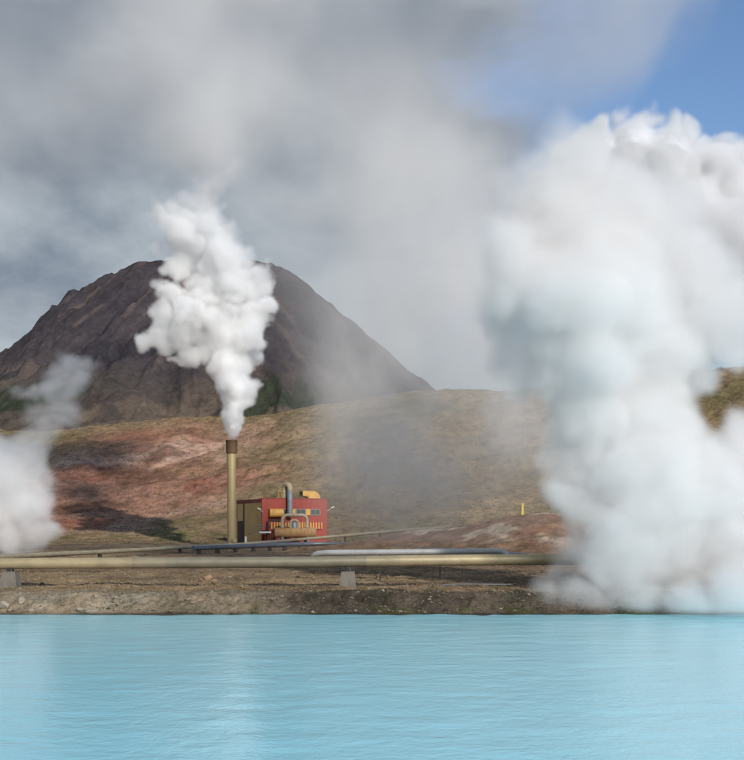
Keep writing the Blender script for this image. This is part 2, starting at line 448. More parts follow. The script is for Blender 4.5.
# ------------------------------------------------------------------ mountain
MY = 3200.0
SIL = [(-420, 470), (-300, 432), (-150, 400), (-60, 374), (0, 352), (16, 339), (34, 327), (40, 314), (58, 301), (66, 293), (80, 287), (100, 277), (118, 270), (134, 263), (150, 261), (175, 259), (200, 257), (230, 256), (255, 259), (272, 263), (288, 270), (305, 281), (325, 296), (345, 313), (365, 331), (385, 348), (410, 370), (450, 402), (520, 440), (620, 470)]
def mountain_z(X, Y):
    px = CX + FPX * X / MY
    H = CAM_Z + (HY - np.interp(px, *zip(*SIL))) / FPX * MY
    dy = (Y - MY)
    ang = np.arctan2(X + 500, -dy + 140.0)
    rad = np.hypot(X + 500, dy)
    w = np.where(dy < 0, 1150.0, 900.0)
    t = np.clip(np.abs(dy) / w, 0, 1)
    h = H * (1 - t ** .92) * (1 - .10 * np.sin(np.pi * t))
    warp = NB.fbm(X * .003, Y * .003, 3)
    gul = NC.fbm(ang * 7.5 + warp * .35, rad * .0011, 5, .55, True) - .35
    rel = sstep(0.0, .25, t) * (1 - t ** 3)
    h = h + rel * 34 * gul
    h = h + (.10 + rel) * 10 * ND.fbm(X * .012, Y * .012, 5, .5, True) - 6 * NA.fbm(X * .012, Y * .012, 3) * (1 - t) + (1 - .6 * t) * (5 + 8 * sstep(-550, -850, X)) * (ND.fbm(X * .022, Y * .016, 4, .6, True) - .4)
    return np.maximum(h, -30)
def mountain_colour(X, Y, Z):
    n1, n2 = NA.fbm(X * .006, Y * .006, 5), NB.fbm(X * .02, Y * .02, 4)
    ang = np.arctan2(X + 500, -(Y - MY) + 140.0)
    st = NC.fbm(ang * 14, np.hypot(X + 500, Y - MY) * .0016, 4)
    def mixc(c, k, f): return c * (1 - f[..., None]) + np.array(k) * f[..., None]
    c = np.ones(X.shape + (3,)) * np.array((.054, .047, .053))  # dark bluish base with cloud shade and distance haze put in
    c = mixc(c, (.135, .102, .086), sstep(-.05, .5, st) * .6)  # scree streaks, paled to stand in for sunlit patches
    c = mixc(c, (.034, .031, .038), sstep(.1, .6, n1) * .7)
    c = mixc(c, (.092, .073, .053), sstep(470, 200, Z + 60 * n1) * .75)
    c = mixc(c, (.165, .125, .09), sstep(.15, .55, n1 + .3 * n2) * sstep(420, 250, Z) * .6)
    g = sstep(.12, .34, NA.fbm(X * .0042 + 3, Z * .006 + 1.7, 3) + .12 * n2) * sstep(400, 290, Z + 40 * n2)
    c = mixc(c, (.030, .044, .026), g * .9)
    return np.clip(c, .01, 1)
def mountain_mat():
    m = Mat('mountain_scree'); at = m.node('ShaderNodeVertexColor', layer_name='soil')
    vec = m.node('ShaderNodeTexCoord').outputs['Object']
    a = m.noise(.012, 7, .66, vec); b = m.noise(.07, 6, .7, vec)
    k = m.mix(1.0, at.outputs[0], m.ramp(a, (.3, (.72, .72, .76)), (.7, (1.25, 1.22, 1.18))), 'MULTIPLY')
    k = m.mix(1.0, k, m.ramp(b, (.3, (.72, .72, .72)), (.7, (1.25, 1.25, 1.25))), 'MULTIPLY')
    m.bump(m.math('ADD', a, m.math('MULTIPLY', b, .3)), 1.0, 9.0)
    return m.out(k, .95, .1)
M['mountain'] = mountain_mat()
mountain = fan_sheet('mountain', np.concatenate([np.linspace(1950, 3320, 250), np.linspace(3330, 4150, 30)]), np.linspace(-.80, .26, 430), 0.0, mountain_z, mountain_colour, M['mountain'])

# ------------------------------------------------------------------ the works: red building
def gz(x, y): return float(ground_z(np.array([x]), np.array([y]))[0])
RA = R(22.0); CA, SA = math.cos(RA), math.sin(RA)
BW, BD = 11.8, 16.3                                   # width of the front, depth
def fu(px): k = (px - CX) / FPX; return (-BX + BY * k) / (CA - SA * k)          # photograph column -> metres along the front
def fz(py, u=5.0): return CAM_Z - (py - HY) / FPX * (BY + SA * u) - BZ          # photograph row -> metres above the base
bld = empty('red_plant_building', (BX, BY, BZ), RA)
tag(bld, 'flat-roofed red building with ochre side wall beside the tall stack', 'building')
TOP = fz(499)
b = MB(); b.box(0, BW, .0, .35, -1.2, TOP); fr = b.build('front_wall', M['red'], bld)
for k in range(12):
    u0 = .02 + k * (BW - .04) / 12
    b = MB(); b.box(u0 + .012, u0 + (BW - .04) / 12 - .012, -.022 - .004 * (k % 2), -.0005, -1.1, TOP - .02); b.build('cladding_panel', M['red'], fr)
b = MB(); b.box(BW - .3, BW, .352, BD, -1.2, TOP - .05); b.build('side_wall', M['red'], bld)
b = MB(); b.box(0, BW, BD, BD + .3, -1.2, TOP - .05); b.build('back_wall', M['red'], bld)
b = MB(); b.box(0.05, BW - .31, .36, BD - .01, TOP - .45, TOP - .2); b.build('roof', M['roof'], bld)
side = MB(); side.box(.02, .3, .352, BD - .01, -1.2, TOP - .62); sw = side.build('side_wall', M['ochre'], bld); sw['label'] = 'ochre clad side wall'
for k in range(9):
    y0 = 1.0 + k * (BD - 6.2) / 9
    b = MB(); b.box(-.04, .018, y0, y0 + (BD - 6.2) / 9 - .06, -1.1, TOP - .66); b.build('cladding_panel', M['ochre'], sw)
b = MB(); b.box(-.10, .3, .353, BD + .1, TOP - .615, TOP + .02); b.build('roof_fascia', M['maroon'], bld)  # same red as the front, its shade put into the darker colour
b = MB(); b.box(-.08, .016, BD - 5.05, BD - 4.35, -1.1, TOP - .63); b.build('gap_strip', M['dark'], bld)  # dark strip painted in for the shaded gap in the wall
b = MB(); b.box(-.06, .016, BD - 4.2, BD - .6, -1.1, fz(521)); dr = b.build('dark_bay', M['dark'], bld); dr['label'] = 'dark panel for the shaded open bay in the side wall'  # dark panel holds the shade of the open bay
b = MB(); b.box(-.05, .017, BD - 4.2, BD - .3, fz(520.6), TOP - .66); b.build('cladding_panel', M['ochre'], sw)
b = MB(); b.box(-.06, BW + .06, -.06, .40, TOP + .003, TOP + .14); b.build('parapet_cap', M['maroon'], bld)
# ribbon of windows and yellow panels
z0, z1 = fz(515.2), fz(509.0)
for a, c in ((282, 290.6), (296, 305.4), (310.4, 320)):
    u0, u1 = fu(a), fu(c)
    wnd = MB(); wnd.box(u0 + .09, u1 - .09, -.055, -.003, z0 + .09, z1 - .09); wo_ = wnd.build('window', M['glass'], bld)
    fm = MB()
    fm.box(u0, u1, -.12, -.002, z1 - .09, z1); fm.box(u0, u1, -.12, -.002, z0, z0 + .09)
    fm.box(u0, u0 + .09, -.118, -.002, z0 + .091, z1 - .091); fm.box(u1 - .09, u1, -.118, -.002, z0 + .091, z1 - .091)
    fm.box((u0 + u1) / 2 - .03, (u0 + u1) / 2 + .03, -.10, -.056, z0 + .091, z1 - .091)
    fm.build('frame', M['grey_trim'], wo_)
for a, c in ((291.2, 295.6), (305.9, 310.0)):
    b = MB(); b.box(fu(a), fu(c), -.09, -.002, z0, z1); b.build('yellow_panel', M['yellow'], bld)
# yellow louvre slats
for k in range(20):
    u = fu(268.6) + k * (fu(321.5) - fu(268.6)) / 19
    b = MB(); b.box(u - .12, u + .12, -.14, -.002, fz(529), fz(522.4)); b.build('slat', M['yellow'], bld)
b = MB(); b.box(fu(268), fu(322), -.16, -.002, fz(529.0) - .12, fz(529.0) - .002); b.build('slat_rail', M['maroon'], bld)
# yellow rounded intake box
u0, u1, zb, zt = fu(268.4), fu(281.8), fz(517), fz(509)
pr = [(-.003, zb), (-.9, zb), (-1.15, zb + .25), (-1.2, zb + .7), (-1.05, zt - .2), (-.8, zt), (-.003, zt)]
n = len(pr); b = MB()
b.add([(u0, y, z) for y, z in pr] + [(u1, y, z) for y, z in pr], [list(range(n)), list(range(n, 2 * n))[::-1]] + [(i, i + n, (i + 1) % n + n, (i + 1) % n) for i in range(n)])
b.build('intake_hood', M['yellow'], bld)
# flue duct in front of the facade: ribbed riser, tan elbow at the top, back over the roof
uc = fu(288.6); rd = .46; yd = -.75; zt = fz(489.3)
b = MB(); b.tube([(uc, yd, fz(517)), (uc, yd, zt - .3)], rd, 20); dct = b.build('duct', M['duct'], bld)
for k in range(11):
    z = fz(515) + k * (zt - .5 - fz(515)) / 10
    b = MB(); b.tube([(uc, yd, z), (uc, yd, z + .09)], rd + .05, 20); b.build('rib', M['duct'], dct)
dx, dy_ = -.34, .94
el = [(uc, yd, zt - .299)] + arc((uc + dx * .75, yd + dy_ * .75, zt), (-dx, -dy_, 0), (0, 0, 1), .75, 0, math.pi, 15) + [(uc + dx * 1.5, yd + dy_ * 1.5, TOP - .45)]
b = MB(); b.tube(el, rd + .02, 20); b.build('elbow', M['duct_tan'], bld)
# yellow roof cowl: mouth to the left, back rounded down into the roof
ul, ur = fu(304.6), fu(322); zc0, zc1 = TOP - .2, fz(490.6)
hh = zc1 - zc0; pr = [(ul + 1.0, zc0), (ul + 1.0, zc0 + hh * .38), (ul, zc0 + hh * .50), (ul, zc1), (ur - 1.5, zc1)]
pr += [(ur - 1.5 + 1.5 * math.sin(t), zc1 - 1.15 * (1 - math.cos(t))) for t in np.linspace(.25, 1.57, 6)] + [(ur, zc0)]
n = len(pr); b = MB()
b.add([(u, .9, z) for u, z in pr] + [(u, 2.9, z) for u, z in pr], [list(range(n)), list(range(n, 2 * n))[::-1]] + [(i, i + n, (i + 1) % n + n, (i + 1) % n) for i in range(n)])
cw = b.build('roof_cowl', M['yellow'], bld)
b = MB(); b.box(ul - .03, ul - .002, 1.0, 2.8, zc0 + hh * .56, zc1 - .1); b.build('mouth', M['dark'], cw)
# yellow roof rail near the duct
b = MB()
for u in (fu(279.8), fu(283.0)): b.tube([(u, .6, TOP - .2), (u, .6, fz(490.5))], .045, 6)
for q in (491, 495): b.tube([(fu(279.8), .6, fz(q)), (fu(283), .6, fz(q))], .035, 6)
b.build('roof_rail', M['yellow'], bld)
# floodlights
for s, ua, zz in ((-1, .15, fz(509.5)), (1, BW - .05, fz(507.5))):
    b = MB(); b.tube([(ua, -.002, zz - .55), (ua + s * .25, -.35, zz - .4), (ua + s * .65, -.5, zz)], .05, 8); fl = b.build('lamp_arm', M['white'], bld)
    b = MB(); b.box(-.34, .34, -.16, .16, -.09, .09, .03); h = b.build('lamp_head', M['white'], fl)
    h.location = (ua + s * .85, -.55, zz + .06); h.rotation_euler = (0, R(-s * 22), 0)
# service platform with railing by the near corner
plat = MB(); plat.box(-2.6, .6, -2.2, -.4, fz(533.2) - .12, fz(533.2)); pl = plat.build('platform', M['rail'], bld)
for x in (-2.5, -.95, .5):
    b = MB(); b.tube([(x, -2.1, -1.0), (x, -2.1, fz(524.5))], .05, 8); b.build('post', M['rail'], pl)
for zq in (524.5, 527.2, 530):
    b = MB(); b.tube([(-2.5, -2.1, fz(zq)), (.5, -2.1, fz(zq))], .035, 6); b.build('rail', M['rail'], pl)
for k in range(11):
    x = -2.4 + k * .28
    b = MB(); b.tube([(x, -2.1, fz(533)), (x, -2.1, fz(524.6))], .018, 5); b.build('baluster', M['rail'], pl)
# red sloping fin wall next to the platform
b = MB(); b.add([(.7, -.003, -1), (.7, -2.6, -1), (.7, -2.3, fz(532)), (.7, -.5, fz(522)), (.7, -.003, fz(520)), (1.05, -.003, -1), (1.05, -2.6, -1), (1.05, -2.3, fz(532)), (1.05, -.5, fz(522)), (1.05, -.003, fz(520))],
                [(0, 1, 2, 3, 4), (9, 8, 7, 6, 5)] + [(i, i + 5, (i + 1) % 5 + 5, (i + 1) % 5) for i in range(5)])
b.build('stair_wall', M['red'], bld)

# steam separator tank with its arched pipes, standing before the facade
tank = empty('rusty_separator_tank', tuple(bld.matrix_basis @ Vector((fu(291.5) - .8, -4.4, 0))), RA * .55)
tag(tank, 'horizontal rust-orange tank with arched beige pipes before the red facade', 'tank')
TW = 3.45; TZ = (CAM_Z - (532.7 - HY) / FPX * 185) - BZ; TR = .86
L = MB(); L.tube([(-TW - .16, 0, TZ), (-TW - .13, 0, TZ), (-TW - .05, 0, TZ), (-TW, 0, TZ), (TW, 0, TZ), (TW + .05, 0, TZ), (TW + .13, 0, TZ), (TW + .16, 0, TZ)], [.05, .5, .78, TR, TR, .78, .5, .05], 28)
tb = L.build('tank_shell', M['rust'], tank)
for x in (-2.4, 0.0, 2.4):
    b = MB(); b.tube([(x - .04, 0, TZ), (x + .04, 0, TZ)], TR + .02, 28); b.build('band', M['rust'], tb)
for x in (-2.2, 2.2):
    b = MB(); b.frustum(x, 0, -1.2, TZ - TR * .7, .35, .7, .25, .55); b.build('saddle', M['concrete'], tank)
ax0, ax1 = -2.15, 2.05; zt = CAM_Z - (515 - HY) / FPX * 185 - BZ
b = MB(); b.tube(bend([(ax0, 0, TZ + TR * .8), (ax0, 0, zt), (ax1, 0, zt), (ax1, 0, TZ + TR * .8)], 1.15, 9), .28, 16); b.build('arch_pipe', M['beige'], tank)
for x in (ax0, ax1):
    b = MB(); b.tube([(x, 0, TZ + TR + .02), (x, 0, TZ + TR + .14)], .38, 16); b.build('flange', M['beige'], tank)
b = MB(); b.tube(bend([(-.75, .1, TZ + TR * .8), (-.75, .1, TZ + TR + 1.25), (.55, .1, TZ + TR + 1.25), (.55, .1, TZ + TR * .8)], .75, 9), .20, 14); b.build('small_arch_pipe', M['beige'], tank)
b = MB(); b.tube([(-.1, .05, TZ + TR * .9), (-.1, .05, TZ + TR + .75), (-.1, .05, TZ + TR + .95)], [.42, .42, .2], 16); b.build('valve_body', M['duct'], tank)
b = MB(); b.tube(bend([(ax0 - .3, .3, zt - .95), (ax0 - 2.3, .3, zt - .9), (ax0 - 2.4, .3, -1.0)], .4), .17, 12); b.build('drain_pipe', M['dark'], tank)
b = MB(); b.tube([(ax0 - 3.9, -.3, TZ + .05), (ax0 - 1.95, -.3, TZ + .05)], .13, 12); b.build('bleed_pipe', M['white'], tank)

# the tall stack
SX, SY = (231.6 - CX) / FPX * 180, 180.0
sz0 = gz(SX, SY); stz = CAM_Z - (440 - HY) / FPX * 180
stack = empty('steam_stack', (SX, SY, sz0))
tag(stack, 'tall slender ochre steel stack with a wider scorched collar, venting steam', 'stack')
hs = stz - sz0
b = MB(); b.tube([(0, 0, -.4), (0, 0, hs * .5), (0, 0, hs - 2.2)], .70, 32); sh_ = b.build('shaft', M['stack'], stack)
b = MB()
prof = [(.70, hs - 2.3), (.93, hs - 2.05), (.93, hs - .1), (.96, hs - .09), (.96, hs), (.84, hs), (.84, hs - 1.5)]
vs, fs = [], []
for r_, z_ in prof:
    for k in range(32): a = 2 * math.pi * k / 32; vs.append((r_ * math.cos(a), r_ * math.sin(a), z_))
for i in range(len(prof) - 1):
    for k in range(32): fs.append((i * 32 + k, i * 32 + (k + 1) % 32, (i + 1) * 32 + (k + 1) % 32, (i + 1) * 32 + k))
b.add(vs, fs, True); b.build('collar', M['stack_cap'], stack)
for z in (2.2, 5.6, 9.0, 12.4):
    b = MB(); b.tube([(0, 0, z), (0, 0, z + .10)], .735, 32); b.build('weld_band', M['stack'], sh_)
b = MB(); b.frustum(0, 0, -.6, .35, 1.15, 1.15, 1.05, 1.05); b.build('plinth', M['concrete'], stack)
b = MB(); b.box(.25, .95, -1.1, -.6, .5, 1.2, .04); b.build('valve_box', M['stack'], stack)
b = MB(); b.box(2.2, 2.5, -.4, -.1, -.2, 1.5); mk = b.build('gate_post', M['white']); 
mk.location = (SX, SY, sz0); tag(mk, 'short white post between the stack and the red building', 'post')

# ------------------------------------------------------------------ pipelines
def pipeline(name, label, pts, rad, mat, bands=0, seg=18, band_mat=None, band_r=1.07):
    c = sum((Vector(p) for p in pts), Vector()) / len(pts)
    root = empty(name, (c.x, c.y, gz(c.x, c.y))); tag(root, label, 'pipe'); o = root.location
    b = MB(); b.tube([Vector(p) - o for p in pts], rad, seg); b.build('pipe_run', mat, root)
    # lap joints of the lagging
    d = 0.0; nxt = bands * .6
    for p, q in zip(pts, pts[1:]):
        p, q = Vector(p), Vector(q); l = (q - p).length
        while bands and nxt < d + l:
            a = p.lerp(q, (nxt - d) / l); t = (q - p).normalized()
            mb = MB(); mb.tube([a - o - t * .05, a - o + t * .05], rad * band_r, seg); mb.build('joint_band', band_mat or mat, root)
            nxt += bands
        d += l
    return root
def saddle(root, p, rad, conc=True, w=.35, mat=None):
    """A small trestle under a pipe at p, down into the ground."""
    o = root.location; z = gz(p[0], p[1])
    mb = MB(); mb.frustum(p[0] - o.x, p[1] - o.y, z - .3 - o.z, p[2] - rad - o.z + .02, w, w, w * .7, w * .7)
    return mb.build('support', mat or M['dark'], root)

YP = 70.0
main_pts = [P(x, y, YP) for x, y in ((-330, 566), (-150, 564.6), (0, 563.7), (100, 563.2), (200, 562.7), (300, 562.2), (400, 560.9), (480, 560.0), (570, 559.3), (680, 558.4), (800, 558))]
RM = 5.55 / FPX * YP
mp = empty('large_steam_pipeline', (main_pts[5].x, YP, gz(main_pts[5].x, YP)))
tag(mp, 'thick cream steam pipe running the whole width along the bank', 'pipe')
o = mp.location
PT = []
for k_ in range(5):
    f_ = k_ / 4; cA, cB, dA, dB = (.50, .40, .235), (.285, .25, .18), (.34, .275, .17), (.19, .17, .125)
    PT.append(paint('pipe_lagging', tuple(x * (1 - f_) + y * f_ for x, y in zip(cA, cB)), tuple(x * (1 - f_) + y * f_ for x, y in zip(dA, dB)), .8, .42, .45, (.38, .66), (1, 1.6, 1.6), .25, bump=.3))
for k, (p, q) in enumerate(zip(main_pts, main_pts[1:])):
    n = 3
    for j in range(n):
        a, c = p.lerp(q, j / n), p.lerp(q, (j + 1) / n); t = (c - a).normalized()
        pxm = CX + FPX * (a.x + c.x) / 2 / YP
        k_ = int(round(np.interp(pxm, [60, 110, 190, 340, 400, 470], [0, 1, 4, 4, 1, 0]) + (j % 2) * .4)); mt = PT[k_]  # duller tones mid-run hold the shade lying on the pipe
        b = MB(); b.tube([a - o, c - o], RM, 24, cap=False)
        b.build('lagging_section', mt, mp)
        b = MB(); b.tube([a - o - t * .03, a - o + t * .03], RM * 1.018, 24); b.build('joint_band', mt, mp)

def foundation(px, w0, w1, label):
    c = P(px, 577, YP); z0_, z1_ = gz(c.x, YP), CAM_Z - (571.5 - HY) / FPX * YP
    e = empty('concrete_pipe_block', (c.x, YP, z0_)); tag(e, label, 'block', 'concrete blocks carrying the thick pipe')
    b = MB(); b.frustum(0, 0, -.3, z1_ - z0_, w0, .55, w1, .42); b.build('plinth', M['concrete'], e)
    zb_ = CAM_Z - (np.interp(px, [0, 300, 570], [563.7, 562.2, 559.3]) - HY) / FPX * YP - RM - z0_
    b = MB()
    for s in (-1, 1): b.tube(bend([(s * w1 * .35, -.2, z1_ - z0_ - .02), (s * w1 * .3, -.2, zb_ + .0), (s * w1 * .1, -.2, zb_ + .04)], .05), .035, 8)
    b.build('anchor_loop', M['rail'], e)
    b = MB(); b.box(-.12, .12, -.3, .3, z1_ - z0_ - .002, zb_ + .06); b.build('saddle', M['dark'], e)
foundation(10.5, .62, .40, 'pale concrete block under the thick pipe at its cream end')
foundation(348, .58, .42, 'grey concrete block with wire loop under the dull stretch of pipe')

# bright pipe lying behind the thick one
lp = [P(313, 559, 79), P(313.5, 555.8, 78.6), P(318, 553.4, 78.2), P(330, 552.7, 77.8), P(380, 552.4, 77), P(440, 551.8, 76.4), P(500, 551.2, 76), P(506, 553.5, 75.9), P(508, 558, 75.9)]
r2 = pipeline('bright_pipe', 'pale grey pipe just behind the dull stretch of thick pipe', bend(lp, .8, 4), .20, M['pipe_light'], 6.0)
for p in (lp[4], lp[5]): saddle(r2, p, .2, w=.07)
# dark grey pipe curving across in front of the building
dp = [P(x, y, Y) for x, y, Y in ((60, 553, 122), (140, 550.3, 130), (193, 548.2, 135), (230, 546.8, 141), (265, 545.4, 148), (295, 544.3, 154), (325, 543.6, 158), (352, 544.6, 155), (380, 546.4, 150), (430, 549.6, 138), (494, 553.4, 125), (530, 556, 118))]
r3 = pipeline('dark_pipe', 'dark grey pipe curving across in front of the red building', dp[2:], .29, M['pipe_grey'], 9.0)
for a in range(len(dp) - 3):
    for t in (.15, .65):
        p = dp[a + 2].lerp(dp[a + 3], t)
        if p.z - gz(p.x, p.y) > .3: saddle(r3, p, .29, w=.32)
# thin tan pipe climbing from the left to the burnt mound
tp = [P(x, y, Y) for x, y, Y in ((-120, 563, 78), (21, 556, 99), (100, 552, 118), (180, 547.6, 140), (238, 544.6, 156), (275, 541.6, 168), (305, 539, 174), (345, 535.6, 174), (380, 532.6, 171), (430, 528.6, 166), (474, 526, 161), (500, 527, 158))]
r4 = pipeline('tan_pipe', 'thin tan pipe climbing from the dense steam to the burnt mound', bend(tp, 4, 4), .235, M['pipe_tan'], 12.0)
for a in range(1, len(tp) - 2):
    p = tp[a]
    if p.z - gz(p.x, p.y) > .3: saddle(r4, p, .235, w=.24)
# a thin grey line lying on the ground to the right
gp = [P(x, y, Y) for x, y, Y in ((425, 582.4, 70.4), (455, 582.2, 70.3), (490, 581.6, 70.3), (512, 581.2, 70.3))]
for p in gp: p.z = gz(p.x, p.y) + .07
pipeline('ground_hose', 'thin grey hose lying on the ground below the thick pipe', gp, .07, M['pipe_grey'], 0, 8)

# yellow marker post on the burnt mound
c = P(522.5, 510.5, 150); z0_ = gz(c.x, 150)
e = empty('marker_post', (c.x, 150, z0_)); tag(e, 'yellow marker post standing on the burnt mound', 'post')
hh = CAM_Z - (504 - HY) / FPX * 150 - z0_
b = MB(); b.box(-.16, .16, -.16, .16, -.3, hh, .03); b.build('post', M['post'], e)
b = MB(); b.box(-.19, .19, -.19, .19, hh - .002, hh + .08, .02); b.build('cap', M['post'], e)

# ------------------------------------------------------------------ rocks
def rock_mesh(seed, n=2):
    import bmesh
    bm = bmesh.new(); bmesh.ops.create_icosphere(bm, subdivisions=n, radius=1.0)
    r = np.random.default_rng(seed); ax = r.standard_normal((9, 3)); ax /= np.linalg.norm(ax, axis=1)[:, None]; cut = r.uniform(.55, .95, 9)
    for v in bm.verts:
        p = np.array(v.co)
        for a_, k in zip(ax, cut):
            d = p @ a_
            if d > k: p = p - a_ * (d - k)
        p += r.normal(0, .03, 3); v.co = p
    me = bpy.data.meshes.new('rock'); bm.to_mesh(me); bm.free()
    return me
RM_ = [rock_mesh(50 + k) for k in range(6)]
def rock(px, py, w, h, mat, label, group, k=0, lift=.25):
    Yr = None
    for Yt in np.arange(61.2, 80, .05):            # where the ground meets this line of sight
        q = P(px, py, Yt)
        if gz(q.x, Yt) >= q.z: Yr = Yt; break
    Yr = Yr or 62.0
    q = P(px, py, Yr); s = Yr / FPX
    me = RM_[k % 6].copy(); me.materials.clear(); me.materials.append(M[mat])
    o = bpy.data.objects.new('rock', me); col.objects.link(o)
    o.location = (q.x, Yr, gz(q.x, Yr) + h * s * lift); o.scale = (w * s / 2 * 1.0, w * s / 2 * .8, h * s / 2 * 1.0); o.rotation_euler = (0, 0, k * 1.3)
    tag(o, label, 'rock', group)
G1 = 'pale rocks at the water line'
rock(4, 608, 11, 9, 'rock_pale', 'pale jagged rock at the water at the frame edge', G1, 0)
rock(21, 604, 10, 9, 'rock_pale', 'highest pale rock on the bank below the pale concrete block', G1, 1)
rock(11, 611.5, 9, 4, 'rock_pale', 'low pale stone between two bigger pale rocks at the water', G1, 2)
rock(31, 612, 7, 4.5, 'rock_pale', 'small round pale stone alone at the water line', G1, 3)
rock(80, 611, 12, 5, 'rock_pale', 'wedge-shaped pale slab at the water, paired with a flat one', G1, 4)
rock(92, 612.5, 13, 4, 'rock_pale', 'flat pale slab at the water beside the wedge-shaped one', G1, 5)
rock(96, 598, 6, 4, 'rock_pale', 'pale stone halfway up the bank above the pale slabs', G1, 1)
rock(116, 598.5, 6, 3.5, 'rock_pale', 'small pale stone halfway up the bank', G1, 2)
G2 = 'rubble beneath the thick pipe'
rock(208, 580, 10, 8, 'rock_tan', 'broken tan boulder beneath the dull stretch of pipe', G2, 3)
rock(200.5, 582, 5, 6, 'rock_brown', 'dark stone leaning on the broken tan boulder', G2, 0)
rock(215, 582, 6, 4, 'rock_tan', 'small tan stone beside the broken tan boulder', G2, 5)
rock(379, 579, 6, 8, 'rock_brown', 'upright rusty brown stone right of the grey concrete block', G2, 2)
rock(388, 580, 3.4, 8, 'rock_brown', 'narrow dark stone standing behind the rusty brown one', G2, 4)
rock(356, 584, 5, 3, 'rock_brown', 'small dark stone at the foot of the grey concrete block', G2, 1)

# loose stones and dry tufts nobody could count
def scatter(name, label, kind, count, yr, mat, maker, slope=.36):
    V, F, base = [], [], 0
    r = np.random.default_rng(len(name) * 7)
    Ys = yr[0] + (yr[1] - yr[0]) * r.random(count) ** 1.6; Xs = Ys * r.uniform(-slope, slope, count); Zs = ground_z(Xs, Ys)
    for x, y, z in zip(Xs, Ys, Zs):
        if z < .06: continue
        v, f = maker(r, x, y)
        V.append(v + np.array((x, y, z))); F += [[base + i for i in ff] for ff in f]; base += len(v)
    me = bpy.data.meshes.new(name); me.from_pydata(np.concatenate(V).tolist(), [], F); me.update()
    o = link_mesh(name, me, mat); tag(o, label, name, kind='stuff')
OCT = [(0, 2, 4), (2, 1, 4), (1, 3, 4), (3, 0, 4), (2, 0, 5), (1, 2, 5), (3, 1, 5), (0, 3, 5)]
def pebble(r, x, y):
    s = r.uniform(.03, .075) * (1 + 1.2 * (r.random() < .12)); v = np.array([(1, 0, 0), (-1, 0, 0), (0, 1, 0), (0, -1, 0), (0, 0, .7), (0, 0, -.6)], float) * s
    return v * r.uniform(.6, 1.3, (6, 3)) + np.array((0, 0, s * .2)), OCT
def tuft(r, x, y):
    k = 9; v, f = [], []; s = r.uniform(.05, .15)
    for j in range(k):
        a = r.uniform(0, 6.28); d = np.array((math.cos(a), math.sin(a), 0)); pd = np.array((-d[1], d[0], 0)) * s * .16
        root = d * r.uniform(0, .5) * s; tip = root + d * s * r.uniform(.2, .7) + np.array((0, 0, s * r.uniform(.7, 1.3)))
        v += [root - pd, root + pd, tip]; f.append((3 * j, 3 * j + 1, 3 * j + 2))
    return np.array(v), f
def flora(name, a, bb, c):
    m = Mat(name); return m.out(m.ramp(m.noise(.25, 8, .8), (.3, a), (.5, bb), (.7, c)), .9, .1)
def scrub(r, x, y):
    s = r.uniform(.08, .21) * (1 + .8 * (r.random() < .1)); v = np.array([(1, 0, 0), (-1, 0, 0), (0, 1, 0), (0, -1, 0), (0, 0, .75), (0, 0, -.5)], float) * s
    return v * r.uniform(.5, 1.4, (6, 3)) + np.array((0, 0, s * .12)), OCT
M['scrub'] = flora('hill_scrub', (.10, .088, .045), (.155, .115, .068), (.25, .17, .105))
M['pebbles'] = rock_mat('loose_stones', (.085, .065, .05), (.20, .155, .11), (.40, .34, .26))
M['drygrass'] = flora('dry_grass', (.11, .10, .04), (.24, .175, .08), (.33, .25, .13))
scatter('scrub', 'low dark scrub and stones dotted over the hill slopes', 'stuff', 26000, (205, 408), M['scrub'], scrub)
scatter('gravel', 'loose grey brown stones strewn over the bank and under the pipes', 'stuff', 7000, (61.4, 110), M['pebbles'], pebble)
scatter('grass', 'dry tufts of grass and moss scattered over the plain', 'stuff', 5200, (64.5, 190), M['drygrass'], tuft)

# ------------------------------------------------------------------ steam
def steam_mat(name, density, aniso=0.0, colour=(1, 1, 1)):
    m = bpy.data.materials.new(name); m.use_nodes = True; n, l = m.node_tree.nodes, m.node_tree.links
    n.clear(); o = n.new('ShaderNodeOutputMaterial'); v = n.new('ShaderNodeVolumePrincipled')
    v.inputs['Color'].default_value = (*colour, 1); v.inputs['Density'].default_value = density; v.inputs['Anisotropy'].default_value = aniso
    l.new(v.outputs[0], o.inputs['Volume'])
    m.cycles.volume_interpolation = 'LINEAR'
    return m
mc = Mat('solid_steam_body'); mc.out((.88, .88, .88), 1.0, 0.0); M['core'] = mc.m  # solid white body hidden in the steam, added to bounce light back out
mc = Mat('solid_cloud_body'); mc.out((.74, .75, .77), 1.0, 0.0); M['cloud_core'] = mc.m  # the same added body, hidden in the cumulus

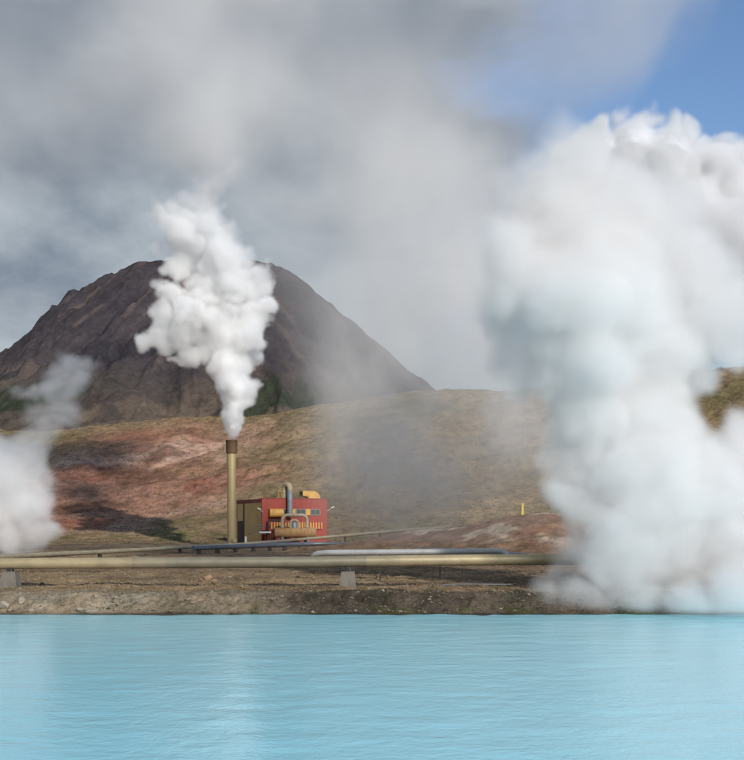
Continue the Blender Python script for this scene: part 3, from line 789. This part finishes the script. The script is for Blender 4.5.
def field_nodes(ng, src, lo, hi, shape):
    """Nodes that read the numpy field stored on the input's vertices at each voxel and fill a volume with it."""
    N, K = ng.nodes, ng.links
    gi = N.new('GeometryNodeObjectInfo'); gi.inputs['Object'].default_value = src
    pos = N.new('GeometryNodeInputPosition')
    def vm(op, a, b_):
        n = N.new('ShaderNodeVectorMath'); n.operation = op
        for i, v in enumerate((a, b_)):
            if isinstance(v, tuple): n.inputs[i].default_value = v
            elif v is not None: K.new(v, n.inputs[i])
        return n.outputs[0]
    k = tuple((shape[i] - 1) / (hi[i] - lo[i]) for i in range(3))
    q = vm('MULTIPLY', vm('SUBTRACT', pos.outputs[0], tuple(lo)), k)
    q = vm('FLOOR', vm('ADD', q, (.5, .5, .5)), None)
    # exact integers: index = x*ny*nz + y*nz + z, summed as integers
    sp = N.new('ShaderNodeSeparateXYZ'); K.new(q, sp.inputs[0])
    def im(op, a, b_):
        n = N.new('FunctionNodeIntegerMath'); n.operation = op
        for i, v in enumerate((a, b_)):
            if isinstance(v, int): n.inputs[i].default_value = v
            else: K.new(v, n.inputs[i])
        return n.outputs[0]
    idx = im('ADD', im('MULTIPLY', im('ADD', im('MULTIPLY', sp.outputs[0], shape[1]), sp.outputs[1]), shape[2]), sp.outputs[2])
    at = N.new('GeometryNodeInputNamedAttribute'); at.data_type = 'FLOAT'; at.inputs['Name'].default_value = 'field'
    si = N.new('GeometryNodeSampleIndex'); si.data_type = 'FLOAT'; si.domain = 'POINT'; si.clamp = True
    K.new(gi.outputs['Geometry'], si.inputs['Geometry']); K.new(at.outputs[0], si.inputs['Value']); K.new(idx, si.inputs['Index'])
    vc = N.new('GeometryNodeVolumeCube')
    K.new(si.outputs[0], vc.inputs['Density']); vc.inputs['Min'].default_value = lo; vc.inputs['Max'].default_value = hi
    for i, s in enumerate('XYZ'): vc.inputs['Resolution ' + s].default_value = shape[i]
    return vc.outputs[0]
def field_object(name, field, lo, hi, mat, iso=None):
    """A Volume object filled with the field, or (iso given) the closed surface of the field at that value as a mesh object."""
    shape = field.shape
    src_me = bpy.data.meshes.new(name); src_me.vertices.add(field.size)
    a = src_me.attributes.new('field', 'FLOAT', 'POINT'); a.data.foreach_set('value', np.ascontiguousarray(field, np.float32).ravel())
    src = bpy.data.objects.new(name + '_samples', src_me)
    ng = bpy.data.node_groups.new(name, 'GeometryNodeTree')
    ng.interface.new_socket('Geometry', in_out='INPUT', socket_type='NodeSocketGeometry')
    ng.interface.new_socket('Geometry', in_out='OUTPUT', socket_type='NodeSocketGeometry')
    g = field_nodes(ng, src, lo, hi, shape); N, K = ng.nodes, ng.links
    if iso is not None:
        vm_ = N.new('GeometryNodeVolumeToMesh'); vm_.inputs['Threshold'].default_value = iso
        K.new(g, vm_.inputs[0]); g = vm_.outputs[0]
    sm = N.new('GeometryNodeSetMaterial'); sm.inputs['Material'].default_value = mat; K.new(g, sm.inputs[0])
    go = N.new('NodeGroupOutput'); K.new(sm.outputs[0], go.inputs[0])
    if iso is None:
        vol = bpy.data.volumes.new(name); vol.materials.append(mat)
        o = bpy.data.objects.new(name, vol); col.objects.link(o)
        o.modifiers.new('field', 'NODES').node_group = ng
        return o
    o = bpy.data.objects.new(name, bpy.data.meshes.new(name)); col.objects.link(o)
    o.modifiers.new('field', 'NODES').node_group = ng
    dg = bpy.context.evaluated_depsgraph_get(); dg.update()
    real = bpy.data.meshes.new_from_object(o.evaluated_get(dg), depsgraph=dg)
    o.modifiers.clear(); o.data = real
    bpy.data.node_groups.remove(ng); bpy.data.objects.remove(src); bpy.data.meshes.remove(src_me)
    import bmesh
    bm = bmesh.new(); bm.from_mesh(real); bm.verts.ensure_lookup_table()      # keep the one largest body
    seen, best = set(), []
    for v0 in bm.verts:
        if v0 in seen: continue
        grp, todo = [], [v0]; seen.add(v0)
        while todo:
            v = todo.pop(); grp.append(v)
            for ed in v.link_edges:
                u = ed.other_vert(v)
                if u not in seen: seen.add(u); todo.append(u)
        if len(grp) > len(best): best = grp
    keep = set(best); bmesh.ops.delete(bm, geom=[v for v in bm.verts if v not in keep], context='VERTS')
    bm.to_mesh(real); bm.free()
    real.materials.clear(); real.materials.append(mat); real.name = name
    real.polygons.foreach_set('use_smooth', np.ones(len(real.polygons), bool))
    return o
class Field:
    """A box of voxels with the signed depth inside a heap of balls."""
    def __init__(s, lo, hi, vox):
        s.lo = np.array(lo, float); s.shape = tuple(int(round((h - l) / vox)) + 1 for l, h in zip(lo, hi))
        s.vox = vox; s.hi = s.lo + (np.array(s.shape) - 1) * vox
        s.sd = np.full(s.shape, -9.0 * vox, np.float32)
        s.ax = [s.lo[i] + np.arange(s.shape[i]) * vox for i in range(3)]
    def ball(s, c, r):
        pad = r + 3 * s.vox; sl = []
        for i in range(3):
            a = max(0, int((c[i] - pad - s.lo[i]) / s.vox)); b_ = min(s.shape[i], int((c[i] + pad - s.lo[i]) / s.vox) + 2)
            if b_ <= a: return
            sl.append(slice(a, b_))
        X, Y, Z = (s.ax[i][sl[i]] - c[i] for i in range(3))
        d = r - np.sqrt(X[:, None, None] ** 2 + Y[None, :, None] ** 2 + Z[None, None, :] ** 2)
        v = s.sd[sl[0], sl[1], sl[2]]; np.maximum(v, d, out=v)
    def heap(s, balls, levels, seed):
        r = np.random.default_rng(seed); cur = balls
        for c, rad in cur: s.ball(c, rad)
        for n, k0, k1, sink in levels:
            nxt = []
            for c, rad in cur:
                for j in range(n):
                    d = r.standard_normal(3); d /= np.linalg.norm(d); q = rad * r.uniform(k0, k1)
                    nxt.append((np.array(c) + d * (rad - q * sink), q))
            for c, rad in nxt: s.ball(c, rad)
            cur = nxt
    def warp(s, *terms):
        """Curl the heap up: shift every voxel's reading point by (amplitude, size) noises, in metres."""
        I = []
        for ax in range(3):
            sh = [1, 1, 1]; sh[ax] = -1
            q = np.arange(s.shape[ax], dtype=np.float32).reshape(sh) + np.zeros(s.shape, np.float32)
            for amp, size in terms: q += vnoise3(s.shape, s.cells(size)) * (amp if np.isscalar(amp) else amp.astype(np.float32)) / s.vox
            I.append(np.clip(np.rint(q), 0, s.shape[ax] - 1).astype(np.int32))
        s.sd = s.sd[I[0], I[1], I[2]]
    def cells(s, size): return [max(1, (s.shape[i] - 1) * s.vox / size) for i in range(3)]
def px_balls(rows, Y, seed, depth=.5):
    r = np.random.default_rng(seed); out = []
    for row in rows:
        x, y, rad = row[:3]; dy = row[3] if len(row) > 3 else r.uniform(-depth, depth) * rad
        q = P(x, y, Y + dy * Y / FPX); out.append((np.array(q), rad * Y / FPX))
    return out

def blur(a, n):
    for _ in range(n):
        for ax in range(3):
            a = (np.roll(a, 1, ax) + a * 2 + np.roll(a, -1, ax)) / 4
    return a
def down_edges(d):
    for ax in range(3):
        for e in (0, -1):
            sl = [slice(None)] * 3; sl[ax] = e; d[tuple(sl)] = 0
    return d

# --- plume from the stack
rng = np.random.default_rng(101)
rows = [(231.6, 440, 5, 0), (231.6, 434, 6.5, 0), (230.5, 426, 11, 0), (231, 413, 15.5, 0), (231.5, 399, 19, 0), (233, 384, 22), (229, 368, 24), (236, 350, 24), (226, 338, 25), (245, 335, 21),
        (222, 318, 27), (247, 312, 26), (262, 300, 17), (207, 322, 22), (190, 312, 24), (176, 328, 22), (160, 336, 20), (145, 341, 14), (190, 348, 17), (206, 345, 18), (178, 358, 10), (163, 314, 16), (170, 292, 16),
        (205, 290, 30), (232, 284, 30), (258, 276, 19), (270, 278, 12), (272, 300, 10), (222, 260, 28), (198, 262, 24), (180, 258, 22), (186, 238, 26), (214, 238, 25), (172, 228, 20), (162, 216, 16), (190, 212, 22), (212, 212, 22), (228, 226, 16), (153, 222, 11), (202, 192, 20), (214, 180, 20), (222, 164, 17), (160, 282, 12)]
YS = 180.0
F = Field(P(112, 452, YS) - Vector((0, 9, 0)), P(300, 140, YS) + Vector((0, 9, 0)), .22)
F.heap(px_balls(rows, YS, 3, .45), [(15, .26, .5, .75), (10, .26, .5, .7)], 5)
py_v = HY - (F.ax[2] - CAM_Z) * FPX / YS
amp = np.interp(py_v, [200, 300, 400, 430, 442], [1.6, 1.1, .75, .4, 0])[None, None, :]
F.warp((amp, 4.5), (amp * .6, 2.0), (amp * .36, 1.0))
soft = np.interp(py_v, [150, 230, 300, 440], [3.6, 2.0, 1.15, .55])[None, None, :]
thin = np.interp(py_v, [143, 170, 205, 245, 290], [.0, .16, .40, .78, 1.0])[None, None, :]
sd = F.sd + (.2 * fbm3(F.shape, F.cells(2.2), 3, .55) + .75 * fbm3(F.shape, F.cells(2.3), 3, .6, True)) * np.interp(py_v, [200, 400, 430, 440], [1.6, .9, .55, .1])[None, None, :]
den = sstep(0, 1, sd / soft) * thin * (.8 + .35 * np.clip(fbm3(F.shape, F.cells(3.0), 3), -1, 1))
inside = np.interp(py_v, [436, 440.5], [1, 0])[None, None, :]
den = np.where(den > .02, np.clip(den, 0, 1.3), 0) * inside
plume = empty('steam_plume', (SX, SY, stz)); tag(plume, 'tall billowing white steam plume rising from the ochre stack', 'steam', 'steam plumes')
def adopt(o, parent):
    o.parent = parent; o.matrix_parent_inverse = Matrix.Translation(-parent.location); return o
adopt(field_object('steam_billows', down_edges(den), tuple(F.lo), tuple(F.hi), steam_mat('stack_steam', 1.6)), plume)
s2 = F.sd[::2, ::2, ::2] - np.interp(py_v[::2], [215, 260, 330, 440], [9, 3.6, 2.2, 1.0])[None, None, :]
s2 = down_edges(np.clip(s2 + 2, 0, 4).astype(np.float32))
adopt(field_object('solid_core', s2, tuple(F.lo), tuple(F.lo + (np.array(s2.shape) - 1) * F.vox * 2), M['core'], 2.0), plume)

# --- plume to the left, rising behind the thick pipe
rng = np.random.default_rng(102)
rows = [(6, 505, 36), (-30, 500, 50), (-70, 480, 60), (36, 508, 28), (12, 470, 34), (36, 478, 26), (22, 440, 20), (-20, 450, 40), (52, 494, 14), (40, 455, 17), (10, 536, 26), (-30, 545, 34), (28, 532, 17),
        (44, 446, 25), (50, 428, 25), (56, 410, 24), (60, 390, 22), (66, 374, 24), (45, 368, 25), (78, 357, 20), (58, 350, 24), (36, 352, 20), (20, 372, 17)]
YL = 130.0
F = Field(P(-140, 575, YL) - Vector((0, 9, 0)), P(118, 310, YL) + Vector((0, 9, 0)), .3)
F.heap(px_balls(rows, YL, 7, .5), [(13, .28, .5, .7), (9, .3, .5, .7)], 9)
F.warp((1.8, 6.0), (1.1, 2.8), (.6, 1.4))
py_v = HY - (F.ax[2] - CAM_Z) * FPX / YL
soft = np.interp(py_v, [330, 420, 470, 560], [2.0, 1.9, 1.7, 1.5])[None, None, :]
thin = np.interp(py_v, [322, 345, 400, 440, 475, 545, 566], [.5, .85, .85, .95, 1, .8, .3])[None, None, :]
sd = F.sd + .4 * fbm3(F.shape, F.cells(3), 4, .55) + .8 * fbm3(F.shape, F.cells(2.8), 3, .6, True)
den = sstep(0, 1, sd / soft) * thin * np.clip(.8 + .55 * fbm3(F.shape, F.cells(3.4), 4, .6), .05, 1.4)
den = np.where(den > .015, den, 0)
pl2 = empty('steam_plume', (float(P(0, 0, YL).x), YL, gz(P(0, 0, YL).x, YL))); tag(pl2, 'ragged grey white steam rolling up beside the dark shadow on the hill', 'steam', 'steam plumes')
adopt(field_object('steam_billows', down_edges(den.astype(np.float32)), tuple(F.lo), tuple(F.hi), steam_mat('vent_steam', .7)), pl2)
s2 = F.sd[::2, ::2, ::2] - np.interp(py_v[::2], [430, 470, 520, 565], [8, 3.2, 3.0, 3.6])[None, None, :]
s2 = down_edges(np.clip(s2 + 2, 0, 4).astype(np.float32))
adopt(field_object('solid_core', s2, tuple(F.lo), tuple(F.lo + (np.array(s2.shape) - 1) * F.vox * 2), M['core'], 2.0), pl2)

# --- the great bank of steam over the water's edge
rng = np.random.default_rng(103)
rows = [(590, 175, 54), (555, 215, 60), (630, 220, 66), (536, 268, 58), (600, 285, 84), (672, 270, 64), (708, 305, 50), (745, 330, 40), (522, 318, 44), (528, 358, 38), (590, 350, 74), (662, 352, 72), (594, 410, 48), (655, 410, 58), (594, 455, 48), (712, 380, 26),
        (660, 470, 74), (725, 482, 54), (772, 480, 60), (597, 505, 44), (650, 530, 66), (720, 545, 62), (775, 540, 64), (590, 550, 30), (576, 586, 25), (620, 575, 38), (680, 595, 36, -22), (740, 597, 42, -26), (780, 600, 50, -20), (556, 598, 14), (640, 602, 22, -16), (705, 606, 24, -30),
        (600, 594, 30, -30), (650, 598, 36, -48), (702, 602, 38, -85), (752, 603, 40, -95), (730, 618, 24, -105), (668, 612, 24, -75), (560, 592, 22, -20), (660, 612, 18, -36), (722, 615, 20, -42), (765, 612, 26, -42), (570, 140, 26), (615, 140, 26)]
YR = 65.0
F = Field(P(440, 640, YR) - Vector((0, 7.6, 0)), P(790, 84, YR) + Vector((0, 7.6, 0)), .125)
F.heap(px_balls(rows, YR, 13, .35), [(15, .26, .5, .72), (9, .28, .5, .7)], 15)
F.warp((1.0, 6.0), (.55, 2.4), (.30, 1.1), (.15, .6))
py_v = HY - (F.ax[2] - CAM_Z) * FPX / YR
soft = np.interp(py_v, [100, 200, 300, 450, 600, 630], [2.8, 1.9, 1.5, 1.3, 1.2, 1.1])[None, None, :]
thin = np.interp(py_v, [100, 150, 250, 480, 570, 600, 624], [.5, .75, 1, 1, .8, .65, .6])[None, None, :]
sd = F.sd + .25 + .2 * fbm3(F.shape, F.cells(3.0), 3, .6) + .75 * fbm3(F.shape, F.cells(2.2), 4, .62, True)
den = sstep(0, 1, sd / soft) * thin * np.clip(.85 + .4 * fbm3(F.shape, F.cells(2.6), 4, .55), .08, 1.4)
den = np.where(den > .015, den, 0) * sstep(.0, .55, F.ax[2])[None, None, :]
pl3 = empty('steam_plume', (float(P(660, 0, YR).x), YR, 0.0)); tag(pl3, 'huge soft white steam bank boiling up from the pool edge', 'steam', 'steam plumes')
adopt(field_object('steam_billows', down_edges(den.astype(np.float32)), tuple(F.lo), tuple(F.hi), steam_mat('pool_steam', 1.0, 0.0, (.965, .957, .953))), pl3)
s2 = blur(F.sd[::3, ::3, ::3], 3) - np.interp(py_v[::3], [120, 200, 300, 450, 560, 620], [7, 3.4, 2.8, 2.5, 2.7, 4.4])[None, None, :]
s2 = down_edges(np.clip(s2 + 2, 0, 4).astype(np.float32))
adopt(field_object('solid_core', s2, tuple(F.lo), tuple(F.lo + (np.array(s2.shape) - 1) * F.vox * 3), M['core'], 2.0), pl3)

# --- thin drifting veil: spread overhead and hanging down in front of the hill
rng = np.random.default_rng(104)
YV = 92.0; lo, hi = P(-260, 545, YV) - Vector((0, 11, 0)), P(760, -190, YV) + Vector((0, 11, 0)); vox = .5
shape = tuple(int((hi[i] - lo[i]) / vox) + 1 for i in range(3)); hi = tuple(lo[i] + (shape[i] - 1) * vox for i in range(3))
X = (lo[0] + np.arange(shape[0]) * vox)[:, None, None]; Yv = (lo[1] + np.arange(shape[1]) * vox)[None, :, None]; Z = (lo[2] + np.arange(shape[2]) * vox)[None, None, :]
c4 = [shape[i] * vox / 9.0 for i in range(3)]
wx, wz = fbm3(shape, [c4[0] * 1.5, c4[1], c4[2] * .8], 5, .6) * 52, fbm3(shape, c4, 5, .6) * 45
px = CX + FPX * X / YV + 0 * Z + wx; py = HY - FPX * (Z - CAM_Z) / YV + wz
def blob(x, y, a, b_, p=1.0): return np.exp(-(((px - x) / a) ** 2 + ((py - y) / b_) ** 2) ** p)
tau = .72 * sstep(190, 60, py + .10 * (px - 250)) * sstep(712, 668, px + 1.1 * (py - 10)) \
    + .75 * blob(360, 190, 130, 90, 1.2) + 1.4 * blob(425, 330, 88, 150, 1.2) + 1.4 * blob(440, 435, 70, 72, 1.2) + .75 * blob(350, 355, 42, 62) + .8 * blob(500, 420, 36, 70) + .8 * blob(530, 430, 34, 85) + .8 * blob(480, 215, 75, 105) + .8 * blob(490, 330, 48, 90) + .25 * blob(330, 450, 24, 70) + .30 * blob(60, 80, 220, 70)
tau = tau * np.clip(.75 + .75 * fbm3(shape, [c4[0] * 1.6, c4[1] * 1.4, c4[2] * 1.4], 5, .64), .05, 2.0)
tau = tau * (1 + sstep(180, 300, py) * (np.clip(.9 + 1.1 * fbm3(shape, [c4[0] * 2.3, c4[1] * 1.6, c4[2] * 1.25], 5, .62), .15, 2.2) - 1))
depth = np.exp(-(((Yv - YV) + 2.5 * fbm3(shape, c4, 2)) / 5.5) ** 2) / (5.5 * 1.77)
den = (tau * depth).astype(np.float32); den = np.where(den > .0015, den, 0)
veil = empty('steam_veil', (0, YV, 2.0)); tag(veil, 'thin grey veil of drifting steam hanging across the sky and hill', 'steam', kind='stuff')
adopt(field_object('drifting_steam', down_edges(den), tuple(lo), hi, steam_mat('drifting_steam', 1.0, 0.0, (.965, .95, .94))), veil)

# --- the stack's plume drifted up, with unseen steam thickened to shade the hill
rng = np.random.default_rng(105)
lo, hi = P(40, 215, YS) - Vector((0, 14, 0)), P(400, -190, YS) + Vector((0, 14, 0)); vox = 1.0
shape = tuple(int((hi[i] - lo[i]) / vox) + 1 for i in range(3)); hi = tuple(lo[i] + (shape[i] - 1) * vox for i in range(3))
c6 = [shape[i] * vox / 15.0 for i in range(3)]
X, Yv, Z = ((lo[i] + np.arange(shape[i]) * vox).reshape([-1 if j == i else 1 for j in range(3)]) for i in range(3))
px = CX + FPX * X / YS + fbm3(shape, c6, 4, .55) * 45; py = HY - FPX * (Z - CAM_Z) / YS + fbm3(shape, c6, 4, .55) * 40
ctr, wid = np.interp(py, [-190, 0, 100, 200], [250, 232, 222, 205]), np.interp(py, [-190, 0, 100, 200], [105, 85, 60, 40])
den = 1.3 * np.exp(-(((px - ctr) / wid) ** 2) ** 1.3) * sstep(212, 165, py) * np.interp(py, [-185, -110, -45, 5, 160, 212], [1.0, 3.6, 3.6, .8, .8, .7])
den = den + 2.4 * np.exp(-(((px - np.interp(py, [60, 180], [252, 212])) / np.interp(py, [60, 180], [14, 26])) ** 2)) * sstep(60, 105, py) * sstep(205, 170, py)
den = den * np.clip(.75 + .8 * fbm3(shape, [c * 1.3 for c in c6], 5, .6), .03, 2.0) * np.exp(-(((Yv - YS) + 3 * fbm3(shape, c6, 2)) / 7.5) ** 2) / (7.5 * 1.77)
den = np.where(den > .002, den, 0).astype(np.float32)
adopt(field_object('drifting_steam', down_edges(den), tuple(lo), hi, steam_mat('risen_steam', 1.0)), plume)

# --- cumulus far behind
rng = np.random.default_rng(107)
YC = 5200.0
rows = [(566, 134, 20), (590, 126, 18), (614, 124, 17), (640, 126, 18), (664, 134, 20), (690, 142, 20), (715, 154, 20), (740, 168, 22), (768, 184, 26), (545, 150, 18), (580, 165, 38), (625, 165, 42), (670, 175, 42), (710, 195, 42), (750, 215, 46), (800, 240, 60), (560, 200, 45), (620, 215, 60), (690, 235, 60), (640, 290, 80), (750, 290, 80)]
F = Field(P(470, 400, YC) - Vector((0, 560, 0)), P(930, 60, YC) + Vector((0, 560, 0)), 10.0)
F.heap(px_balls(rows, YC, 23, .5), [(14, .26, .46, .8), (10, .28, .48, .7)], 25)
F.warp((60, 300), (42, 130), (26, 60))
sd = F.sd + 15 * fbm3(F.shape, F.cells(160), 4, .55) + 60 * fbm3(F.shape, F.cells(130), 4, .62, True)
den = sstep(0, 1, sd / 60.0) * np.clip(.8 + .5 * fbm3(F.shape, F.cells(170), 4), .1, 1.4); den = den * np.interp(HY - (F.ax[2] - CAM_Z) * FPX / YC, [180, 290], [1, .12])[None, None, :]; den = np.where(den > .01, den, 0)
cl = empty('cumulus_cloud', tuple(P(640, 330, YC))); tag(cl, 'bright white cumulus cloud behind the great steam bank', 'cloud')
adopt(field_object('cloud_billows', down_edges(den.astype(np.float32)), tuple(F.lo), tuple(F.hi), steam_mat('cloud_mist', .035, 0.0, (.96, .96, .965))), cl)
s2 = F.sd[::2, ::2, ::2] - 85.0 - np.interp(HY - (F.ax[2][::2] - CAM_Z) * FPX / YC, [160, 230], [0, 900])[None, None, :]; s2 = down_edges(np.clip(s2 / 22 + 2, 0, 4).astype(np.float32))
adopt(field_object('solid_core', s2, tuple(F.lo), tuple(F.lo + (np.array(s2.shape) - 1) * F.vox * 2), M['cloud_core'], 2.0), cl)
